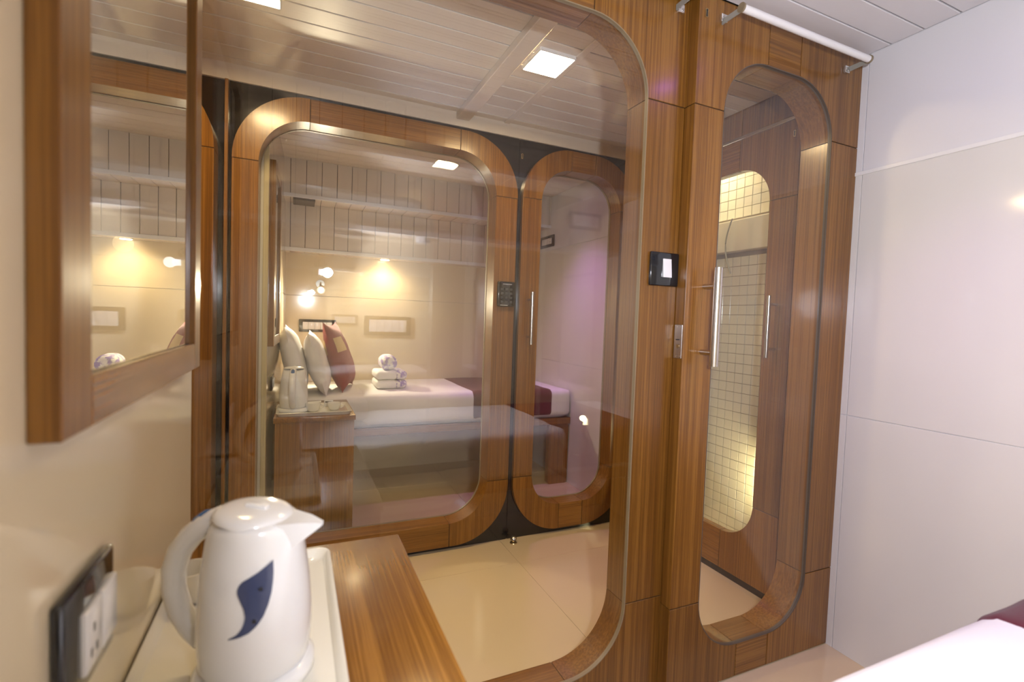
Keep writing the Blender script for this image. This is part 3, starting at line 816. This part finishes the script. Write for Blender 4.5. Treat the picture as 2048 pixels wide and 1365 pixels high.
# --- kettle
def kettle(x, y, z, ang, label, S=1.0):
    """spout points along ang"""
    t = thing('electric_kettle', (x, y, z), label, 'kettle', 'white electric kettles')
    c = (x, y, z); d = Vector((math.cos(ang), math.sin(ang), 0)); n_ = Vector((-d.y, d.x, 0)); C = Vector(c)
    mk('power_base', lathe([(.001, 0), (.067, 0), (.071, .004), (.071, .014), (.065, .020), (.001, .021)], c, 48), M['white'], t, smooth=True, ang=60)
    H = .205
    prof = [(.0610, .022), (.0645, .030), (.0668, .055), (.0668, .080), (.0650, .110), (.0618, .140), (.0575, .168), (.0540, .188), (.0500, .204)]
    bm = bmesh.new(); rings = []; SEG = 56
    def rad(zz):
        for (r0, a), (r1, b) in zip(prof, prof[1:]):
            if a <= zz <= b: return r0 + (r1 - r0) * (zz - a) / (b - a)
        return prof[-1][0]
    zs = [.022, .026, .03, .045, .06, .08, .10, .12, .14, .16, .175, .187, .197, .204, .209]
    for k, zz in enumerate(zs):
        r = rad(min(zz, .204)) if zz <= .204 else .0455
        ringv = []
        for i in range(SEG):
            a = 2 * PI * i / SEG; ca, sa = math.cos(a), math.sin(a)
            fx = max(0, ca) ** 6
            hh = max(0, (zz - .150) / .06); out = r + .010 * fx * hh ** 1.2 * (abs(ca) ** 4)     # spout swell
            tilt = .010 * ca * max(0, (zz - .12) / .09)
            back_ = .006 * max(0, -ca) * max(0, (zz - .1) / .1)
            ringv.append(bm.verts.new(C + d * (out * ca - back_) + n_ * (r * sa * .97) + Vector((0, 0, zz - tilt * (-1 if ca < 0 else .2)))))
        rings.append(ringv)
    for a, b in zip(rings, rings[1:]):
        for i in range(SEG): bm.faces.new((a[i], a[(i + 1) % SEG], b[(i + 1) % SEG], b[i]))
    bm.faces.new(rings[0][::-1]); bm.faces.new(rings[-1])
    body = mk('kettle_body', bm, M['white'], t, smooth=True, ang=60)
    # pouring lip
    bm = bmesh.new()
    for s_ in (-1, 1):
        pass
    tip = C + d * .087 + Vector((0, 0, .206))
    Z = lambda q: Vector((0, 0, q))
    pts = [C + d * .040 + n_ * .022 + Z(.160), C + d * .040 - n_ * .022 + Z(.160),
           C + d * .038 + n_ * .026 + Z(.208), C + d * .038 - n_ * .026 + Z(.208),
           C + d * .064 + n_ * .012 + Z(.182), C + d * .064 - n_ * .012 + Z(.182),
           C + d * .066 + n_ * .014 + Z(.2085), C + d * .066 - n_ * .014 + Z(.2085),
           tip + n_ * .003 - Z(.005), tip - n_ * .003 - Z(.005), tip + n_ * .004, tip - n_ * .004]
    V = [bm.verts.new(p) for p in pts]
    for f in ((0, 4, 6, 2), (1, 3, 7, 5), (0, 1, 5, 4), (2, 6, 7, 3), (4, 8, 10, 6), (5, 7, 11, 9), (4, 5, 9, 8), (6, 10, 11, 7), (8, 9, 11, 10), (0, 2, 3, 1)):
        bm.faces.new([V[i] for i in f])
    bmesh.ops.subdivide_edges(bm, edges=bm.edges[:], cuts=2, use_grid_fill=True, smooth=.4)
    mk('spout', bm, M['white'], t, smooth=True, ang=50)
    # domed lid with a recessed thumb grip
    bm = lathe([(.0465, .0), (.046, .004), (.041, .008), (.032, .0105), (.018, .012), (.001, .0125)], (x - d.x * .004, y - d.y * .004, z + .2075), 44)
    for v_ in bm.verts:
        q = v_.co - C; k = q.dot(d); v_.co.z += -.09 * k
    lid = mk('lid', bm, M['white'], t, smooth=True, ang=60)
    gp = box(-.015, .015, -.006, .006, 0, .006, bev=.0028, seg=3)
    bmesh.ops.transform(gp, matrix=Matrix.Translation(C + Vector((0, 0, .2175))) @ Matrix.Rotation(ang, 4, 'Z') @ Matrix.Rotation(.09, 4, 'Y'), verts=gp.verts[:])
    mk('lid_grip', gp, M['white'], lid, smooth=True)
    # handle loop
    prof2 = [(-.026, .207), (-.045, .203), (-.068, .192), (-.089, .176), (-.106, .154), (-.115, .128), (-.115, .100), (-.106, .073), (-.092, .052), (-.076, .038), (-.058, .030)]
    rr = [.012, .015, .015, .0145, .0145, .0145, .014, .0135, .013, .013, .012]
    mk('handle', sweep([C + d * a + Vector((0, 0, b)) for a, b in prof2], rr, 18, flat=1.05, side=n_), M['white'], t, smooth=True, ang=70)
    sb = sweep([C + d * a + Vector((0, 0, b + .0105)) for a, b in ((-.058, .196), (-.068, .191), (-.080, .182), (-.088, .175))], [.006, .009, .009, .005], 12, flat=1.1, side=n_)
    mk('switch_lever', sb, M['blue'], t, smooth=True, label='blue on-off lever')
    return t, d, n_, C, rad

KX, KY, KZ = -.041, .690, .673
kt, kd, kn, kC, krad = kettle(KX, KY, KZ, math.radians(-30), 'white electric kettle with blue leaf-shaped gauge, close to the viewer')
kt2 = kettle(-.002, 2.600, .660, math.radians(86), 'white electric kettle with blue lever on the far bedside table')[0]

# leaf-shaped water gauge bent onto the near kettle's body, facing the viewer
out = [(537, 1128), (538, 1150), (537, 1172), (534, 1195), (528, 1218), (519, 1240), (507, 1258), (492, 1271), (472, 1279), (451, 1283),
       (466, 1275), (476, 1264), (482, 1250), (484, 1235), (481, 1220), (474, 1203), (468, 1188), (468, 1174), (477, 1164), (492, 1156), (507, 1148), (521, 1139)]
toc = Vector((-KX, -KY, 0)).normalized()
th0 = math.atan2(toc.y, toc.x)
bm = bmesh.new(); Lv = []
def on_body(px, py, off):
    u = (px - 506) * .00056; zz = .171 - (py - 1128) * .00054
    r = krad(max(.03, min(.2, zz))) + off
    a = th0 + u / r
    e = Vector((math.cos(a), math.sin(a), 0))
    return kC + kd * (r * e.dot(kd)) + kn * (r * e.dot(kn) * .97) + Vector((0, 0, zz - .0))
right = out[:10]; left = [out[0]] + out[:9:-1] + [out[9]]
def resample(pts, n):
    ds_ = [0]
    for a, b in zip(pts, pts[1:]): ds_.append(ds_[-1] + math.dist(a, b))
    r = []
    for k in range(n + 1):
        t_ = ds_[-1] * k / n; i = 0
        while i < len(ds_) - 2 and ds_[i + 1] < t_: i += 1
        f = (t_ - ds_[i]) / max(1e-9, ds_[i + 1] - ds_[i]); r.append((pts[i][0] + (pts[i + 1][0] - pts[i][0]) * f, pts[i][1] + (pts[i + 1][1] - pts[i][1]) * f))
    return r
A_, B_ = resample(right, 24), resample(left, 24)
rows = [[bm.verts.new(on_body(a[0] + (b[0] - a[0]) * k / 5, a[1] + (b[1] - a[1]) * k / 5, .0022)) for k in range(6)] for a, b in zip(A_, B_)]
for r0, r1 in zip(rows, rows[1:]):
    for k in range(5): bm.faces.new((r0[k], r0[k + 1], r1[k + 1], r1[k]))
g_ = bmesh.ops.extrude_face_region(bm, geom=bm.faces[:])
for v_ in g_['geom']:
    if isinstance(v_, bmesh.types.BMVert): v_.co += toc * -.003
bmesh.ops.remove_doubles(bm, verts=bm.verts[:], dist=1e-6)
mk('water_gauge', bm, M['gauge'], kt, smooth=True, label='slate-blue leaf-shaped water window')
for (px, py) in ((513, 1181), (501, 1247)):
    p = on_body(px, py, .0030)
    mk('gauge_dot', cyl(p, p + toc * .0008, .0022, 12), M['dark'], kt)

# --- cups and sachets
def cup(x, y, z, r, h, label, grp='white cups on the far tray'):
    t = thing('cup', (x, y, z), label, 'cup', grp)
    mk('cup_body', lathe([(.001, 0), (r * .6, 0), (r * .75, h * .2), (r * .95, h * .7), (r, h), (r * .93, h), (r * .85, h * .65), (r * .5, h * .15), (.001, h * .12)], (x, y, z), 28), M['cer'], t, smooth=True, ang=60)
    mk('cup_handle', sweep([(x + r * .9 + .014 * math.sin(k * PI / 8), y, z + h * .25 + h * .55 * k / 8) for k in range(9)], .003, 8), M['cer'], t, smooth=True)
cup(-.146, .905, .674, .031, .052, 'white cup behind the near kettle handle', grp=None)
cup(.085, 2.575, .660, .038, .042, 'white cup beside the far kettle')
cup(.185, 2.590, .660, .034, .036, 'white cup nearest the right end of the far tray')
def sachet(x, y, z, a, label):
    t = thing('sachet', (x, y, z), label, 'sachet', 'tea and sugar sachets on the far tray')
    b = box(-.022, .022, -.006, .006, 0, .034, bev=.002)
    bmesh.ops.transform(b, matrix=Matrix.Translation((x, y, z)) @ Matrix.Rotation(a, 4, 'Z'), verts=b.verts[:])
    mk('packet', b, M['white'], t, smooth=True)
    b = box(-.016, .016, -.0068, -.0058, .020, .027)
    bmesh.ops.transform(b, matrix=Matrix.Translation((x, y, z)) @ Matrix.Rotation(a, 4, 'Z'), verts=b.verts[:])
    mk('print_band', b, M['dark'], t, label='dark printed band')
sachet(.105, 2.668, .660, .1, 'paper sachet with a dark band between the far cups')
sachet(.165, 2.690, .660, -.2, 'paper sachet with a dark band at the back of the far tray')

# --- beds
def bed(x0, x1, y0, y1, far, qx, rx0, rx1, ztop, side):
    """y0 = front edge, y1 = wall"""
    lo, hi = min(y0, y1), max(y0, y1)
    who = 'far room' if far else 'near room'
    t = thing('bed', ((x0 + x1) / 2, (lo + hi) / 2, 0), f'bed on a wooden base along the back wall of the {who}', 'bed')
    s = 1 if y1 > y0 else -1
    mk('bed_platform', box(x0, x1, y0 + s * .012, y1, ztop - .245, ztop - .20, bev=.003), M['wx'], t)
    zb = ztop - .245
    for (a, b) in ((x1 - .155, x1 - .003), (x0 + .03, x0 + .18)):
        mk('leg', prism(rrect(a, b, 0, zb, .02, 5), 'y', y0 + s * .03, y0 + s * .075), M['wz'], t, smooth=True)
        mk('leg', prism(rrect(a, b, 0, zb, .02, 5), 'y', y1 - s * .05, y1 - s * .005), M['wz'], t, smooth=True)
    mk('mattress', soft(x0 + .005, x1 - .004, y0 - s * -.010, y1 - s * .004, ztop - .20, ztop - .012, .035, amp=.001), M['matt'], t, smooth=True, ang=80)
    mk('bed_sheet', soft(x0 + .002, x1 - .002, y0 + s * .003, y1 - s * .002, ztop - .165, ztop - .005, .038, amp=.002, sc=5, seed=3), M['sheet'], t, smooth=True, ang=80)
    q = thing('quilt', ((qx + x1) / 2, (lo + hi) / 2, ztop), f'white quilt spread over the bed of the {who}', 'quilt')
    mk('quilt_cloth', soft(qx, x1 - .001, y0, y1 - s * .002, ztop - .190, ztop + .002, .040, amp=.0035, sc=5, seed=3, shell=.003, wall=s), M['sheet'], q, smooth=True, ang=80)
    r = thing('bed_runner', ((rx0 + rx1) / 2, (lo + hi) / 2, ztop), f'burgundy runner laid across the bed of the {who}', 'bed runner')
    mk('runner_cloth', soft(rx0, rx1, y0 - s * .005, y1 - s * .003, ztop - .188, ztop + .006, .042, amp=.0035, sc=5, seed=3, shell=.002, wall=s), M['burg'], r, smooth=True, ang=80)
bed(-.055, XR - .004, 2.93, YB_B - .008, True, .35, 1.03, 1.645, .672, 1)
bed(-.180, XR - .004, .430, YB_A + .008, False, .30, 1.085, 1.60, .655, -1)

def pil(name, args, mat, label, cat, grp=None, **kw):
    t = thing(name, (args[0], args[1], args[2]), label, cat, grp)
    mk('pillow_cover' if name == 'pillow' else 'cushion_cover', pillow(*args, **kw), M[mat], t, smooth=True, ang=80)
    return t
pil('pillow', (.045, 3.16, .672, .46, .40, .125), 'sheet', 'white pillow leaning on the wall, nearest the far kettle', 'pillow', 'white pillows on the far bed', lean=-.25, turn=0, seed=2)
pil('pillow', (.175, 3.18, .672, .46, .37, .12), 'sheet', 'white pillow between the burgundy cushion and the wall pillow', 'pillow', 'white pillows on the far bed', lean=-.27, turn=-.04, seed=5)
cu = pil('cushion', (.315, 3.28, .672, .40, .43, .125), 'burg2', 'burgundy cushion with a gold patch on the far bed', 'cushion', lean=-.28, turn=-.25, seed=8, taper=.25)
gp = pillow(.315, 3.28, .672, .40, .43, .127, lean=-.28, turn=-.25, seed=8, taper=.25, win=(-.95, -.2, .1, .55))
mk('gold_patch', gp, M['gold'], cu, smooth=True, ang=80, label='gold woven patch')
pil('pillow', (.03, -.05, .662, .40, .27, .12), 'sheet', 'white pillow on the near bed beside the left wall', 'pillow', 'white pillows on the near bed', lean=-.42, turn=0, seed=4)

def towels():
    for k, (z0, z1, lab) in enumerate(((.678, .733, 'folded white towel at the bottom of the stack'), (.735, .791, 'folded white towel second in the stack'))):
        t = thing('folded_towel', (.56, 3.22, z0), lab + ' on the far bed', 'towel', 'folded towels on the far bed')
        mk('towel_cloth', soft(.47, .605, 3.13, 3.35, z0, z1, .024, amp=.003, sc=12, seed=k), M['towel'], t, smooth=True, ang=80)
        mk('printed_end', soft(.590, .668, 3.128, 3.352, z0 + .001, z1, .026, amp=.003, sc=12, seed=k + 4), M['print'], t, smooth=True, ang=80, label='lilac flower printed end')
    t = thing('rolled_towel', (.565, 3.24, .793), 'rolled towel with lilac print on top of the stack', 'towel')
    mk('towel_cloth', soft(.505, .610, 3.15, 3.33, .793, .888, .045, amp=.004, sc=10, seed=22), M['print'], t, smooth=True, ang=80)
towels()
# black vent under the far room's upper shelf
vt = thing('vent_grille', (.04, 3.44, 1.852), 'small black vent under the upper shelf of the far room', 'vent')
mk('grille_frame', box(-.024, .104, 3.352, 3.52, 1.846, 1.8615, bev=.002), M['beadd'], vt)
